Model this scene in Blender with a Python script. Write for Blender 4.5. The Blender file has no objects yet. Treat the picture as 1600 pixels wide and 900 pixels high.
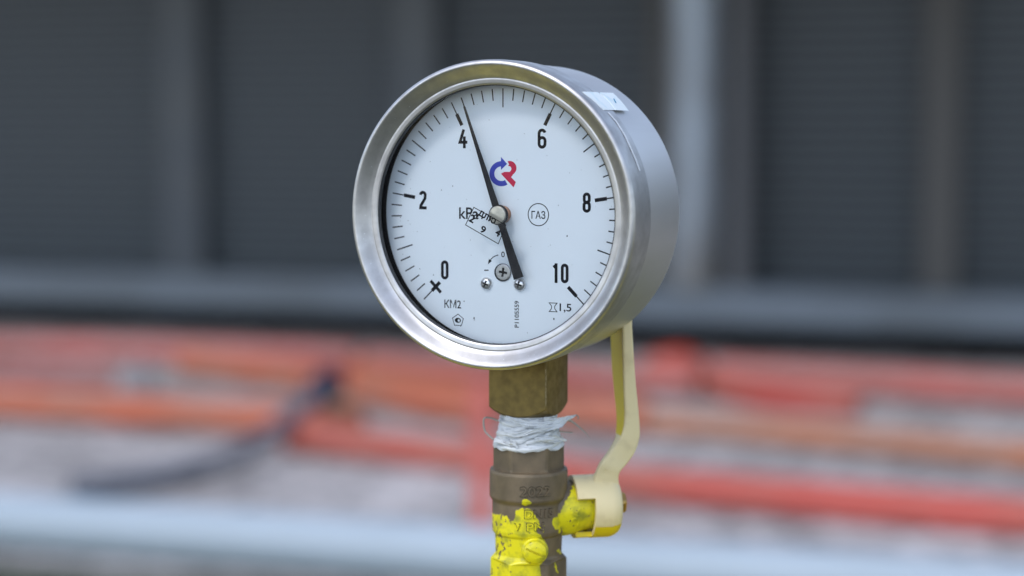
import bpy, bmesh, math, random
from mathutils import Vector, Matrix, noise
R = math.radians
random.seed(7)
scene = bpy.context.scene
COL = scene.collection

# ------------------------------------------------------------------ camera
F = 2889.0                     # focal length in photograph pixels (65 mm on a 36 mm sensor)
PITCH = R(5.03)
CAMZ = 1.25
cam_data = bpy.data.cameras.new('camera')
cam = bpy.data.objects.new('camera', cam_data); COL.objects.link(cam)
cam.location = (0, 0, CAMZ)
cam.rotation_euler = (R(90) - PITCH, 0, 0)
cam_data.lens = 65.0; cam_data.sensor_width = 36.0
cam_data.clip_start = 0.02; cam_data.clip_end = 500
cam_data.dof.use_dof = True
cam_data.dof.focus_distance = 0.604
cam_data.dof.aperture_fstop = 5.2
cam_data.dof.aperture_blades = 0
scene.camera = cam

# ------------------------------------------------------------------ light
SUN_EL, SUN_AZ = R(52), R(-38)      # high, in front of the dial, a little left
w = bpy.data.worlds.new('World'); scene.world = w; w.use_nodes = True
nt = w.node_tree; nt.nodes.clear()
sky = nt.nodes.new('ShaderNodeTexSky'); sky.sky_type = 'NISHITA'; sky.sun_disc = False
sky.sun_elevation = SUN_EL
sky.air_density = 1.0; sky.dust_density = .6; sky.ozone_density = 1.6
bg = nt.nodes.new('ShaderNodeBackground'); bg.inputs['Strength'].default_value = 0.15
out = nt.nodes.new('ShaderNodeOutputWorld')
hs = nt.nodes.new('ShaderNodeHueSaturation'); hs.inputs['Saturation'].default_value = .74     # thin bright cloud
nt.links.new(sky.outputs[0], hs.inputs['Color']); nt.links.new(hs.outputs[0], bg.inputs[0]); nt.links.new(bg.outputs[0], out.inputs[0])
sd = Vector((math.sin(SUN_AZ) * math.cos(SUN_EL), -math.cos(SUN_AZ) * math.cos(SUN_EL), math.sin(SUN_EL)))
sky.sun_rotation = math.atan2(sd.x, sd.y)
sun_d = bpy.data.lights.new('sun', 'SUN'); sun_d.energy = 0.8; sun_d.angle = R(15); sun_d.color = (1.0, 0.98, 0.95)
sun = bpy.data.objects.new('sun', sun_d); COL.objects.link(sun)
sun.rotation_euler = sd.to_track_quat('Z', 'Y').to_euler()
scene.view_settings.view_transform = 'Standard'; scene.view_settings.look = 'None'
scene.view_settings.exposure = 0.78; scene.view_settings.gamma = 1.0
scene.render.engine = 'CYCLES'
scene.cycles.max_bounces = 8; scene.cycles.transparent_max_bounces = 12
scene.cycles.use_denoising = True

# ------------------------------------------------------------------ projection helpers (photo pixel -> point)
FWD = Vector((0, math.cos(PITCH), -math.sin(PITCH))); UP = Vector((0, math.sin(PITCH), math.cos(PITCH)))
EYE = Vector((0, 0, CAMZ))
def ray(px, py):
    return (FWD * F + Vector((1, 0, 0)) * (px - 800) - UP * (py - 450)).normalized()
def on_plane(px, py, p0, n):
    d = ray(px, py); t = (Vector(p0) - EYE).dot(n) / d.dot(n)
    return EYE + d * t
def ground(px, py, z=0.0): return on_plane(px, py, (0, 0, z), Vector((0, 0, 1)))

# ------------------------------------------------------------------ object helpers
def tag(o, label=None, cat=None, group=None, kind=None):
    if label: o['label'] = label
    if cat: o['category'] = cat
    if group: o['group'] = group
    if kind: o['kind'] = kind
    return o
def empty(name, loc=(0, 0, 0), rz=0.0):
    o = bpy.data.objects.new(name, None); COL.objects.link(o)
    o.location = loc; o.rotation_euler = (0, 0, rz); o.empty_display_size = .02
    return o
class MB:
    """collects vertices and faces of one mesh"""
    def __init__(s): s.v = []; s.f = []
    def add(s, vs, fs):
        b = len(s.v); s.v += [tuple(v) for v in vs]; s.f += [tuple(i + b for i in f) for f in fs]; return s
    def box(s, c, size, rot=None):
        m = rot or Matrix.Identity(3); c = Vector(c)
        hx, hy, hz = (q / 2 for q in size)
        vs = [c + m @ Vector((x, y, z)) for x in (-hx, hx) for y in (-hy, hy) for z in (-hz, hz)]
        return s.add(vs, [(0, 1, 3, 2), (4, 6, 7, 5), (0, 4, 5, 1), (2, 3, 7, 6), (0, 2, 6, 4), (1, 5, 7, 3)])
    def grid(s, rows, closed_u=True, caps=True):
        n = len(rows[0]); vs = [p for r in rows for p in r]; fs = []
        for i in range(len(rows) - 1):
            for j in range(n if closed_u else n - 1):
                k = (j + 1) % n
                fs.append((i * n + j, i * n + k, (i + 1) * n + k, (i + 1) * n + j))
        if caps and closed_u:
            fs.append(tuple(range(n))[::-1]); b = (len(rows) - 1) * n; fs.append(tuple(b + j for j in range(n)))
        return s.add(vs, fs)
    def tube(s, pts, r, n=12, flat=1.0, caps=True):
        pts = [Vector(p) for p in pts]; rs = r if isinstance(r, (list, tuple)) else [r] * len(pts)
        rows = []; ref = None
        for i, p in enumerate(pts):
            t = (pts[min(i + 1, len(pts) - 1)] - pts[max(i - 1, 0)]).normalized()
            if ref is None:
                ref = Vector((0, 0, 1)) if abs(t.z) < .9 else Vector((0, 1, 0))
            a = t.cross(ref).normalized(); b = a.cross(t).normalized(); ref = b
            rows.append([p + (a * math.cos(q) + b * math.sin(q) * flat) * rs[i] for q in [2 * math.pi * k / n for k in range(n)]])
        return s.grid(rows, caps=caps)
    def lathe(s, prof, n=192, axis='y', c=(0, 0, 0), caps=False):
        """prof: (radius, along axis)"""
        rows = []; c = Vector(c)
        for r, a in prof:
            row = []
            for k in range(n):
                q = 2 * math.pi * k / n; x, y = r * math.cos(q), r * math.sin(q)
                row.append(c + (Vector((x, a, y)) if axis == 'y' else Vector((x, y, a)) if axis == 'z' else Vector((a, x, y))))
            rows.append(row)
        return s.grid(rows, caps=caps)
    def build(s, name, mat, parent=None, smooth=None, loc=None, fix=True):
        me = bpy.data.meshes.new(name); me.from_pydata(s.v, [], s.f); me.update()
        bm = bmesh.new(); bm.from_mesh(me)
        if fix: bmesh.ops.recalc_face_normals(bm, faces=bm.faces)
        bm.to_mesh(me); bm.free()
        if smooth is not None:
            me.shade_smooth(); me.set_sharp_from_angle(angle=R(smooth))
        me.materials.append(mat)
        o = bpy.data.objects.new(name, me); COL.objects.link(o)
        if parent: o.parent = parent
        if loc: o.location = loc
        return o
def smooth_path(pts, n=8):
    """Catmull-Rom through the points"""
    pts = [Vector(p) for p in pts]; o = []
    for i in range(len(pts) - 1):
        p0, p1, p2, p3 = pts[max(i - 1, 0)], pts[i], pts[i + 1], pts[min(i + 2, len(pts) - 1)]
        for k in range(n):
            t = k / n
            o.append(.5 * ((2 * p1) + (p2 - p0) * t + (2 * p0 - 5 * p1 + 4 * p2 - p3) * t * t + (3 * p1 - p0 - 3 * p2 + p3) * t ** 3))
    o.append(pts[-1]); return o
def boolean(obj, cutters, op='DIFFERENCE'):
    par = obj.parent; obj.parent = None
    for c in cutters:
        m = obj.modifiers.new('b', 'BOOLEAN'); m.object = c; m.operation = op; m.solver = 'EXACT'
    bpy.context.view_layer.update()
    dg = bpy.context.evaluated_depsgraph_get()
    me = bpy.data.meshes.new_from_object(obj.evaluated_get(dg))
    obj.modifiers.clear(); obj.data = me
    for c in cutters: bpy.data.objects.remove(c)
    obj.parent = par
def text_verts(body, extrude=0.0, offset=0.0):
    cu = bpy.data.curves.new('t', 'FONT'); cu.body = body; cu.extrude = extrude; cu.offset = offset; cu.resolution_u = 6
    o = bpy.data.objects.new('t', cu); COL.objects.link(o); bpy.context.view_layer.update()
    me = bpy.data.meshes.new_from_object(o.evaluated_get(bpy.context.evaluated_depsgraph_get()))
    vs = [v.co.copy() for v in me.vertices]; fs = [tuple(p.vertices) for p in me.polygons]
    bpy.data.objects.remove(o); bpy.data.curves.remove(cu); bpy.data.meshes.remove(me)
    x0 = min(v.x for v in vs); x1 = max(v.x for v in vs); y0 = min(v.y for v in vs); y1 = max(v.y for v in vs)
    vs = [Vector(((v.x - x0) / (x1 - x0) - .5, (v.y - y0) / (y1 - y0) - .5, v.z)) for v in vs]   # unit box, centred
    return vs, fs

# ------------------------------------------------------------------ materials
def mat(name, base, rough=.5, metal=0.0, spec=.5, coat=0.0):
    m = bpy.data.materials.new(name); m.use_nodes = True
    p = m.node_tree.nodes['Principled BSDF']
    p.inputs['Base Color'].default_value = (*base, 1); p.inputs['Roughness'].default_value = rough
    p.inputs['Metallic'].default_value = metal; p.inputs['Specular IOR Level'].default_value = spec
    p.inputs['Coat Weight'].default_value = coat
    return m
def N(m, kind, **kw):
    n = m.node_tree.nodes.new(kind)
    for k, v in kw.items():
        if hasattr(n, k): setattr(n, k, v)
        else: n.inputs[k].default_value = v
    return n
def L(m, a, b): m.node_tree.links.new(a, b)
def P(m): return m.node_tree.nodes['Principled BSDF']
def vary(m, c2, scale, lo=.35, hi=.65, detail=4, stretch=None, rough2=None, bump=0.0, bscale=None, bdist=.0002, c1=None, geo=False):
    """mix the base towards c2 by a noise, optional roughness change and bump"""
    p = P(m); base = c1 or tuple(p.inputs['Base Color'].default_value)[:3]
    tc = N(m, 'ShaderNodeTexCoord'); mp = N(m, 'ShaderNodeMapping')
    L(m, tc.outputs['Object'], mp.inputs[0])
    if stretch: mp.inputs['Scale'].default_value = stretch
    nz = N(m, 'ShaderNodeTexNoise'); nz.inputs['Scale'].default_value = scale; nz.inputs['Detail'].default_value = detail
    L(m, mp.outputs[0], nz.inputs['Vector'])
    mr = N(m, 'ShaderNodeMapRange'); mr.inputs[1].default_value = lo; mr.inputs[2].default_value = hi
    L(m, nz.outputs[0], mr.inputs[0])
    mx = N(m, 'ShaderNodeMix', data_type='RGBA'); mx.inputs[6].default_value = (*base, 1); mx.inputs[7].default_value = (*c2, 1)
    L(m, mr.outputs[0], mx.inputs[0]); L(m, mx.outputs[2], p.inputs['Base Color'])
    if rough2 is not None:
        r = N(m, 'ShaderNodeMapRange'); r.inputs[3].default_value = p.inputs['Roughness'].default_value; r.inputs[4].default_value = rough2
        L(m, mr.outputs[0], r.inputs[0]); L(m, r.outputs[0], p.inputs['Roughness'])
    if bump:
        n2 = N(m, 'ShaderNodeTexNoise'); n2.inputs['Scale'].default_value = bscale or scale * 4; n2.inputs['Detail'].default_value = 5
        L(m, mp.outputs[0], n2.inputs['Vector'])
        b = N(m, 'ShaderNodeBump'); b.inputs['Strength'].default_value = bump; b.inputs['Distance'].default_value = bdist
        L(m, n2.outputs[0], b.inputs['Height']); L(m, b.outputs[0], p.inputs['Normal'])
    return m, mx, tc

M = {}
M['steel_bezel'] = mat('polished_steel', (.63, .61, .60), .41, 1)
vary(M['steel_bezel'], (.50, .48, .47), 180, rough2=.48, bump=.15, bscale=900, bdist=.00003)
M['steel_case'] = mat('satin_steel', (.72, .70, .69), .44, 1)
vary(M['steel_case'], (.65, .63, .62), 60, stretch=(1, .12, 1), rough2=.5, bump=.12, bscale=500, bdist=.00003)
M['dial'] = mat('dial_enamel', (.73, .80, .86), .45, 0, .3)
M['ink'] = mat('black_ink', (.007, .008, .011), .6, 0, .12)
M['blue_ink'] = mat('blue_ink', (.045, .06, .40), .5, 0, .3)
M['red_ink'] = mat('red_ink', (.52, .015, .06), .5, 0, .3)
M['needle'] = mat('black_painted_metal', (.010, .011, .013), .55, 0, .25)
vary(M['needle'], (.018, .018, .02), 400, bump=.1, bscale=2000, bdist=.00002)
M['inner'] = mat('dark_case_interior', (.006, .006, .007), .7, 0, .2)
M['gasket'] = mat('dark_rubber_gasket', (.022, .023, .026), .4)
M['nickel'] = mat('nickel_plate', (.60, .58, .52), .3, 1)
vary(M['nickel'], (.48, .46, .40), 500, rough2=.45)
M['screw'] = mat('zinc_plated_steel', (.80, .80, .80), .36, 1)
M['screw_dull'] = mat('dull_plated_steel', (.42, .43, .44), .4, 1)
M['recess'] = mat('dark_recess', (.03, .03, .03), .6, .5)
M['copper'] = mat('copper_bush', (.40, .22, .14), .35, 1)
M['brass'] = mat('aged_brass', (.245, .172, .052), .40, .6)
vary(M['brass'], (.185, .128, .042), 330, .38, .68, detail=9, rough2=.6, bump=.35, bscale=700, bdist=.00008)
M['gold'] = mat('yellow_brass', (.62, .40, .14), .33, 1)
vary(M['gold'], (.35, .2, .06), 300)
M['cream'] = mat('sun_faded_cream_plastic', (.90, .74, .42), .42, 0, .4)
vary(M['cream'], (.74, .59, .32), 170, .52, .8, detail=8, rough2=.55, bump=.2, bscale=500, bdist=.0001)
M['yellow_plastic'] = mat('yellow_plastic', (.88, .66, .012), .4, 0, .5)
vary(M['yellow_plastic'], (.62, .46, .03), 90, .56, .76, stretch=(1, 1, .35))
M['yellow_pipe'] = mat('yellow_gas_paint', (.78, .62, .02), .38, 0, .5)
vary(M['yellow_pipe'], (.62, .50, .03), 9)
M['tape'] = mat('white_sealing_tape', (.78, .79, .80), .55, 0, .4)
vary(M['tape'], (.34, .36, .38), 150, .52, .72, detail=8, stretch=(1, 1, 5), bump=.8, bscale=330, bdist=.0004)
M['twine'] = mat('frayed_fibre', (.38, .35, .31), .6)
M['label_white'] = mat('torn_seal_label', (.82, .88, .90), .5)
vary(M['label_white'], (.60, .76, .82), 220, .5, .7)
M['pale'] = mat('pale_matte', (.85, .86, .88), .6)
M['label_ink'] = mat('faded_blue_pen', (.05, .28, .45), .6)

def paint_material():
    """dull bronze casting with a hand-brushed yellow coat where the 'paint' distance is above zero"""
    m = mat('bronze_with_brushed_yellow_paint', (.235, .175, .11), .5, .4)
    nt = m.node_tree; p = P(m)
    _, mx, tc = vary(m, (.14, .108, .07), 170, .3, .72, detail=7)
    at = N(m, 'ShaderNodeAttribute', attribute_name='paint')
    nz = N(m, 'ShaderNodeTexNoise'); nz.inputs['Scale'].default_value = 620; nz.inputs['Detail'].default_value = 5; L(m, tc.outputs['Object'], nz.inputs['Vector'])
    ma = N(m, 'ShaderNodeMath', operation='MULTIPLY_ADD'); ma.inputs[1].default_value = 2.2; ma.inputs[2].default_value = -1.1
    L(m, nz.outputs[0], ma.inputs[0])
    ad = N(m, 'ShaderNodeMath', operation='ADD'); L(m, at.outputs['Fac'], ad.inputs[0]); L(m, ma.outputs[0], ad.inputs[1])
    # pinholes and skips in the coat
    n2 = N(m, 'ShaderNodeTexNoise'); n2.inputs['Scale'].default_value = 600; n2.inputs['Detail'].default_value = 4; L(m, tc.outputs['Object'], n2.inputs['Vector'])
    wear = N(m, 'ShaderNodeAttribute', attribute_name='wear')
    th = N(m, 'ShaderNodeMath', operation='GREATER_THAN'); L(m, n2.outputs[0], th.inputs[0]); L(m, wear.outputs['Fac'], th.inputs[1])
    g = N(m, 'ShaderNodeMapRange'); g.inputs[1].default_value = -.04; g.inputs[2].default_value = .14; L(m, ad.outputs[0], g.inputs[0])
    hole = N(m, 'ShaderNodeMath', operation='SUBTRACT', use_clamp=True); L(m, g.outputs[0], hole.inputs[0]); L(m, th.outputs[0], hole.inputs[1])
    n3 = N(m, 'ShaderNodeTexNoise'); n3.inputs['Scale'].default_value = 240; n3.inputs['Detail'].default_value = 6; L(m, tc.outputs['Object'], n3.inputs['Vector'])
    cr = N(m, 'ShaderNodeMapRange'); cr.inputs[1].default_value = .47; cr.inputs[2].default_value = .70; L(m, n3.outputs[0], cr.inputs[0])
    yl = N(m, 'ShaderNodeMix', data_type='RGBA'); yl.inputs[6].default_value = (.80, .70, .012, 1); yl.inputs[7].default_value = (.36, .35, .03, 1)
    L(m, cr.outputs[0], yl.inputs[0])
    mm = N(m, 'ShaderNodeMix', data_type='RGBA'); L(m, hole.outputs[0], mm.inputs[0]); L(m, mx.outputs[2], mm.inputs[6]); L(m, yl.outputs[2], mm.inputs[7])
    L(m, mm.outputs[2], p.inputs['Base Color'])
    me = N(m, 'ShaderNodeMapRange'); me.inputs[3].default_value = .4; me.inputs[4].default_value = 0; L(m, hole.outputs[0], me.inputs[0]); L(m, me.outputs[0], p.inputs['Metallic'])
    ro = N(m, 'ShaderNodeMapRange'); ro.inputs[3].default_value = .5; ro.inputs[4].default_value = .34; L(m, hole.outputs[0], ro.inputs[0]); L(m, ro.outputs[0], p.inputs['Roughness'])
    n4 = N(m, 'ShaderNodeTexNoise'); n4.inputs['Scale'].default_value = 1100; n4.inputs['Detail'].default_value = 4; L(m, tc.outputs['Object'], n4.inputs['Vector'])
    b1 = N(m, 'ShaderNodeBump'); b1.inputs['Strength'].default_value = .35; b1.inputs['Distance'].default_value = .00012; L(m, n4.outputs[0], b1.inputs['Height'])
    b2 = N(m, 'ShaderNodeBump'); b2.inputs['Strength'].default_value = .8; b2.inputs['Distance'].default_value = .0003
    L(m, hole.outputs[0], b2.inputs['Height']); L(m, b1.outputs[0], b2.inputs['Normal']); L(m, b2.outputs[0], p.inputs['Normal'])
    return m
M['valve'] = paint_material()
M['grime'] = mat('grime_in_casting', (.05, .042, .028), .7, 0, .2)

def glass_material(name, rough, tint=(1, 1, 1), boost=1.0, ior=1.45):
    m = bpy.data.materials.new(name); m.use_nodes = True; nt = m.node_tree; nt.nodes.clear()
    o = N(m, 'ShaderNodeOutputMaterial'); t = N(m, 'ShaderNodeBsdfTransparent'); t.inputs[0].default_value = (*tint, 1)
    g = N(m, 'ShaderNodeBsdfGlossy'); g.inputs['Roughness'].default_value = rough
    f = N(m, 'ShaderNodeFresnel'); f.inputs['IOR'].default_value = ior
    mu = N(m, 'ShaderNodeMath', operation='MULTIPLY', use_clamp=True); mu.inputs[1].default_value = boost; L(m, f.outputs[0], mu.inputs[0])
    mx = N(m, 'ShaderNodeMixShader'); L(m, mu.outputs[0], mx.inputs[0]); L(m, t.outputs[0], mx.inputs[1]); L(m, g.outputs[0], mx.inputs[2]); L(m, mx.outputs[0], o.inputs[0])
    return m
M['glass'] = glass_material('instrument_glass', .02, ior=1.2)
M['film'] = glass_material('clear_sticker_film', .25, (.965, .975, .98), 1.0, 1.25)

# ================================================================== THE GAUGE
YAW = R(-23.8)
DIAL = EYE + ray(786, 335) * (.609 / ray(786, 335).dot(FWD))
gauge = empty('pressure_gauge', DIAL, YAW)
tag(gauge, 'round steel pressure gauge with white dial, reading just above 4, on the valve', 'gauge')
GR = Matrix.Rotation(YAW, 3, 'Z'); GI = GR.inverted()
mm = .001
def G(px, py, y=0.0):
    """photo pixel -> (x, z) in the gauge's own plane at local depth y (metres)"""
    p0 = DIAL + GR @ Vector((0, y, 0)); q = GI @ (on_plane(px, py, p0, GR @ Vector((0, 1, 0))) - DIAL)
    return Vector((q.x, q.y, q.z))

# case and bezel: lathed about the gauge's own axis (local y)
def rounded(prof, rad, n=6):
    """round the inner corners of a profile"""
    P2 = [Vector(p) for p in prof]; o = [P2[0]]
    for i in range(1, len(P2) - 1):
        a, b, c = P2[i - 1], P2[i], P2[i + 1]; r = rad[i] if isinstance(rad, (list, tuple)) else rad
        u, v = (a - b), (c - b); r = min(r, u.length * .48, v.length * .48)
        if r < 1e-6: o.append(b); continue
        s, e = b + u.normalized() * r, b + v.normalized() * r
        for k in range(n + 1):
            t = k / n; o.append(s * (1 - t) ** 2 + b * 2 * t * (1 - t) + e * t * t)
    o.append(P2[-1]); return [(p.x * mm, p.y * mm) for p in o]
bez = rounded([(45.0, -6.0), (42.6, -6.0), (42.3, -7.8), (42.8, -8.15), (44.1, -8.35), (44.5, -8.25), (45.6, -9.0), (47.9, -11.3), (49.1, -12.2), (50.3, -11.4), (50.5, -8.0), (50.5, 3.2), (49.6, 3.6), (48.0, 3.6)],
              [0, .3, .25, .3, .3, .3, .8, 1.2, .8, 1.3, 1, .5, .3, 0], 8)
bezel = MB().lathe(bez, 256).build('bezel', M['steel_bezel'], gauge, 40)
cas = rounded([(48.0, 3.8), (49.7, 3.8), (49.7, 20), (49.5, 34.8), (47.5, 36.8), (30, 36.8), (29, 36.2), (.01, 36.2)], [0, .3, 3, 1.6, 1.6, .6, .6, 0], 8)
case = MB().lathe(cas, 256).build('case', M['steel_case'], gauge, 35)
MB().lathe([(48.0 * mm, 3.9 * mm), (45.9 * mm, 3.7 * mm), (45.9 * mm, -6.1 * mm), (46.3 * mm, -6.1 * mm)], 192).build('inner_wall', M['inner'], case, 30)
MB().lathe(rounded([(44.9, -5.7), (42.3, -5.7), (42.05, -6.2), (42.1, -7.75), (42.6, -7.85)], .15, 4), 192).build('gasket', M['gasket'], bezel, 60)
MB().lathe([(.01 * mm, -6.9 * mm), (42.6 * mm, -6.9 * mm), (42.6 * mm, -5.8 * mm), (.01 * mm, -5.8 * mm)], 128).build('glass', M['glass'], gauge, 30)
dial = MB().lathe([(.01 * mm, 0), (43.3 * mm, 0), (43.4 * mm, .15 * mm), (43.4 * mm, .9 * mm), (.01 * mm, .9 * mm)], 192).build('dial', M['dial'], gauge, 30)
MB().lathe([(42 * mm, .9 * mm), (48 * mm, 1.0 * mm), (48 * mm, 3 * mm), (42 * mm, 3 * mm)], 96).build('backing_ring', M['inner'], case, 30)

INK = -.04 * mm
def flat(mb, pts, y=INK):
    """polygon outline of (x, z) points in metres laid on the dial"""
    mb.add([(p[0], y, p[1]) for p in pts], [tuple(range(len(pts)))])
def bar(mb, a, b, wd, y=INK):
    a, b = Vector(a), Vector(b); t = (b - a).normalized(); n = Vector((-t.y, t.x)) * wd / 2
    flat(mb, [a + n, b + n, b - n, a - n], y)
def pol(deg, r): return Vector((math.cos(R(deg)), math.sin(R(deg)))) * r * mm
def stroke(mb, pts, wd, y=INK, closed=False):
    """constant-width mitred line through (x, z) points"""
    pts = [Vector(p) for p in pts]; n = len(pts); A, B = [], []
    for i in range(n):
        p, q = pts[i - 1] if (closed or i) else None, pts[(i + 1) % n] if (closed or i < n - 1) else None
        if p is None: t = (q - pts[i]).normalized(); m = Vector((-t.y, t.x)); k = 1
        elif q is None: t = (pts[i] - p).normalized(); m = Vector((-t.y, t.x)); k = 1
        else:
            t1, t2 = (pts[i] - p).normalized(), (q - pts[i]).normalized(); n1, n2 = Vector((-t1.y, t1.x)), Vector((-t2.y, t2.x))
            m = (n1 + n2).normalized(); k = 1 / max(m.dot(n1), .45)
        A.append(pts[i] + m * wd / 2 * k); B.append(pts[i] - m * wd / 2 * k)
    vs = [(p.x, y, p.y) for p in A + B]; fs = []
    for i in range(n if closed else n - 1):
        j = (i + 1) % n; fs.append((i, j, n + j, n + i))
    mb.add(vs, fs)
def arc(cx, cy, rx, ry, a0, a1, n=10):
    return [(cx + rx * math.cos(R(a0 + (a1 - a0) * i / n)), cy + ry * math.sin(R(a0 + (a1 - a0) * i / n))) for i in range(n + 1)]

marks = MB()
for i in range(51):
    ang = 225 - 5.4 * i
    inner = 37.4
    if i % 10 == 0: inner = 36.9
    elif i % 5 == 0: inner = 35.1
    bar(marks, pol(ang, 41.3), pol(ang, inner), .42 * mm)
    if i % 10 == 0: bar(marks, pol(ang, 37.0), pol(ang, 32.8), 1.2 * mm, INK * 1.5)
c0 = pol(225, 35.0); tt = Vector((-math.sin(R(225)), math.cos(R(225)))) * 2.7 * mm
bar(marks, c0 + tt, c0 - tt, 1.1 * mm, INK * 2)
marks.build('scale_marks', M['ink'], dial)

# condensed numerals drawn as strokes in a 0..1 x 0..1 box
def glyph(ch, w_, h_, s):
    """centre lines of a condensed grotesque digit; w_, h_ outer size, s stroke"""
    x0, x1, y0, y1 = -w_ / 2 + s / 2, w_ / 2 - s / 2, -h_ / 2 + s / 2, h_ / 2 - s / 2
    r = (x1 - x0) / 2; ry = r * 1.05; cx = 0
    if ch == '0': return [(arc(cx, y1 - ry, r, ry, 0, 180) + arc(cx, y0 + ry, r, ry, 180, 360), True)]
    if ch == '8':
        m_ = (y0 + y1) / 2 + .02 * h_; r2 = r * .93
        return [(arc(cx, y1 - r2, r2, r2, 0, 180) + arc(cx, m_ + r2 * .8, r2, r2 * .8, 180, 360), True),
                (arc(cx, m_ - r, r, r * .9, 0, 180) + arc(cx, y0 + r, r, r, 180, 360), True)]
    if ch == '6':
        m_ = (y0 + y1) / 2 + .06 * h_
        return [(arc(cx, y1 - ry, r, ry, 15, 180) + arc(cx, y0 + ry, r, ry, 180, 360) + arc(cx, m_ - r, r, r * .95, 0, 150), False)]
    if ch == '4':
        return [([(x0 + .62 * (x1 - x0), y1 + s / 2), (x0 - s * .1, y0 + .24 * h_), (x1 + s * .5, y0 + .24 * h_)], False),
                ([(x0 + .72 * (x1 - x0), y0 - s / 2), (x0 + .72 * (x1 - x0), y0 + .55 * h_)], False)]
    if ch == '2':
        return [(arc(cx, y1 - ry, r, ry, 175, -15) + [(x1 - .1 * r, y1 - ry - .17 * h_), (x0 + .15 * r, y0 + .12 * h_), (x0, y0), (x1 + s / 2, y0)], False)]
    if ch == '1':
        return [([(x1 - s * .1, y0 - s / 2), (x1 - s * .1, y1 + s / 2)], False), ([(x1 - s * .1, y1 - s * .1), (x0 + .2 * r, y1 - .13 * h_)], False)]
def numeral(txt, cx, cy, wpx, hpx, spx=4.8):
    """numeral centred on a photo pixel, sizes in photo pixels"""
    mb = MB(); c = G(cx, cy); kx = .2105 * mm / .915; kz = .2105 * mm
    n = len(txt); cw = wpx if n == 1 else wpx * .43
    for i, ch in enumerate(txt):
        off = 0 if n == 1 else (-.285 if i == 0 else .27) * wpx * kx
        wch = (cw if ch != '1' else cw * .8) * kx
        for pts, cl in glyph(ch, wch, hpx * kz, spx * kz):
            stroke(mb, [(c.x + off + p[0], c.z + p[1]) for p in pts], spx * kz, INK, cl)
    mb.build('numeral', M['ink'], dial)
numeral('0', 695, 421.8, 12.2, 30.4, 4.8); numeral('2', 660.8, 312.6, 12.2, 29.5); numeral('4', 723.6, 217, 13.5, 29.5)
numeral('6', 847, 216.6, 13.6, 31); numeral('8', 916.8, 316.6, 12.5, 31); numeral('10', 874.8, 427, 27.5, 30.5)

def flat_text(txt, name, x0, y0, x1, y1, parent=dial, y=INK, rot=0, offset=0.012, m='ink', extrude=0.0):
    """lettering fitted to a pixel box (before rotation about its centre)"""
    vs, fs = text_verts(txt, 0, offset); c = G((x0 + x1) / 2, (y0 + y1) / 2, y)
    wx = (x1 - x0) * .2105 * mm / .915; hz = (y1 - y0) * .2105 * mm
    if rot in (90, -90): wx, hz = (y1 - y0) * .2105 * mm, (x1 - x0) * .2105 * mm / .915
    q = R(rot); o = []
    for v in vs:
        a, b = v.x * wx, v.y * hz
        o.append((c.x + a * math.cos(q) - b * math.sin(q), y, c.z + a * math.sin(q) + b * math.cos(q)))
    mb = MB().add(o, fs); return mb.build(name, M[m], parent)
flat_text('kPa', 'unit_text', 717, 324, 748, 342.5)
flat_text('ГАЗ', 'gas_text', 830.5, 329.5, 852, 342)
flat_text('КМ2', 'type_text', 693.9, 468.3, 720.8, 481.6)
flat_text('1,5', 'class_text', 874.5, 474.5, 892.5, 488.5)
flat_text('P1105559', 'serial_text', 804, 470, 810.8, 512, rot=90)
flat_text('0', 'zero_text', 783.2, 393, 788.6, 402)
ic = MB(); c = G(841.2, 335.4); stroke(ic, arc(c.x, c.z, 3.62 * mm, 3.62 * mm, 0, 360, 48)[:-1], .3 * mm, INK, True); ic.build('gas_ring', M['ink'], dial)
# turn-to-zero arrow and dash
am = MB(); pts = [G(x, y) for x, y in ((778.7, 398.3), (774.5, 399.6), (770, 402.2), (766.3, 406))]
stroke(am, [(p.x, p.z) for p in pts], .28 * mm)
pts = [G(x, y) for x, y in ((762.4, 413), (764, 404.6), (768.6, 407.8))]; flat(am, [(p.x, p.z) for p in pts])
pts = [G(x, 422.2) for x in (756.6, 763.5)]; stroke(am, [(p.x, p.z) for p in pts], .36 * mm)
am.build('arrow_mark', M['ink'], dial)
# pentagon mark with an eye in it, hourglass mark
sm = MB(); c = G(715.6, 500.5); r5 = 2.12 * mm
stroke(sm, [(c.x + r5 * math.cos(R(90 + 72 * i)), c.z + r5 * math.sin(R(90 + 72 * i))) for i in range(5)], .24 * mm, INK, True)
ce = [(c.x + 1.15 * mm * math.cos(R(a)), c.z + .85 * mm * math.sin(R(a))) for a in range(0, 360, 15)]
ci = [(c.x + .3 * mm + .42 * mm * math.cos(R(a)), c.z - .03 * mm + .42 * mm * math.sin(R(a))) for a in range(0, 360, 15)]
n_ = len(ce); sm.add([(p[0], INK, p[1]) for p in ce + ci], [(i, (i + 1) % n_, n_ + (i + 1) % n_, n_ + i) for i in range(n_)])
sm.build('pentagon_mark', M['ink'], dial); sm = MB()
c = G(864.3, 480.2); hw, hh = 1.38 * mm, 1.42 * mm
lft = [(c.x - hw, c.z - hh), (c.x - hw * .45, c.z - hh * .35), (c.x - hw * .38, c.z), (c.x - hw * .45, c.z + hh * .35), (c.x - hw, c.z + hh)]
rgt = [(2 * c.x - p[0], p[1]) for p in lft[::-1]]
stroke(sm, lft + rgt, .26 * mm, INK, True)
sm.build('hourglass_mark', M['ink'], dial)

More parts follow.
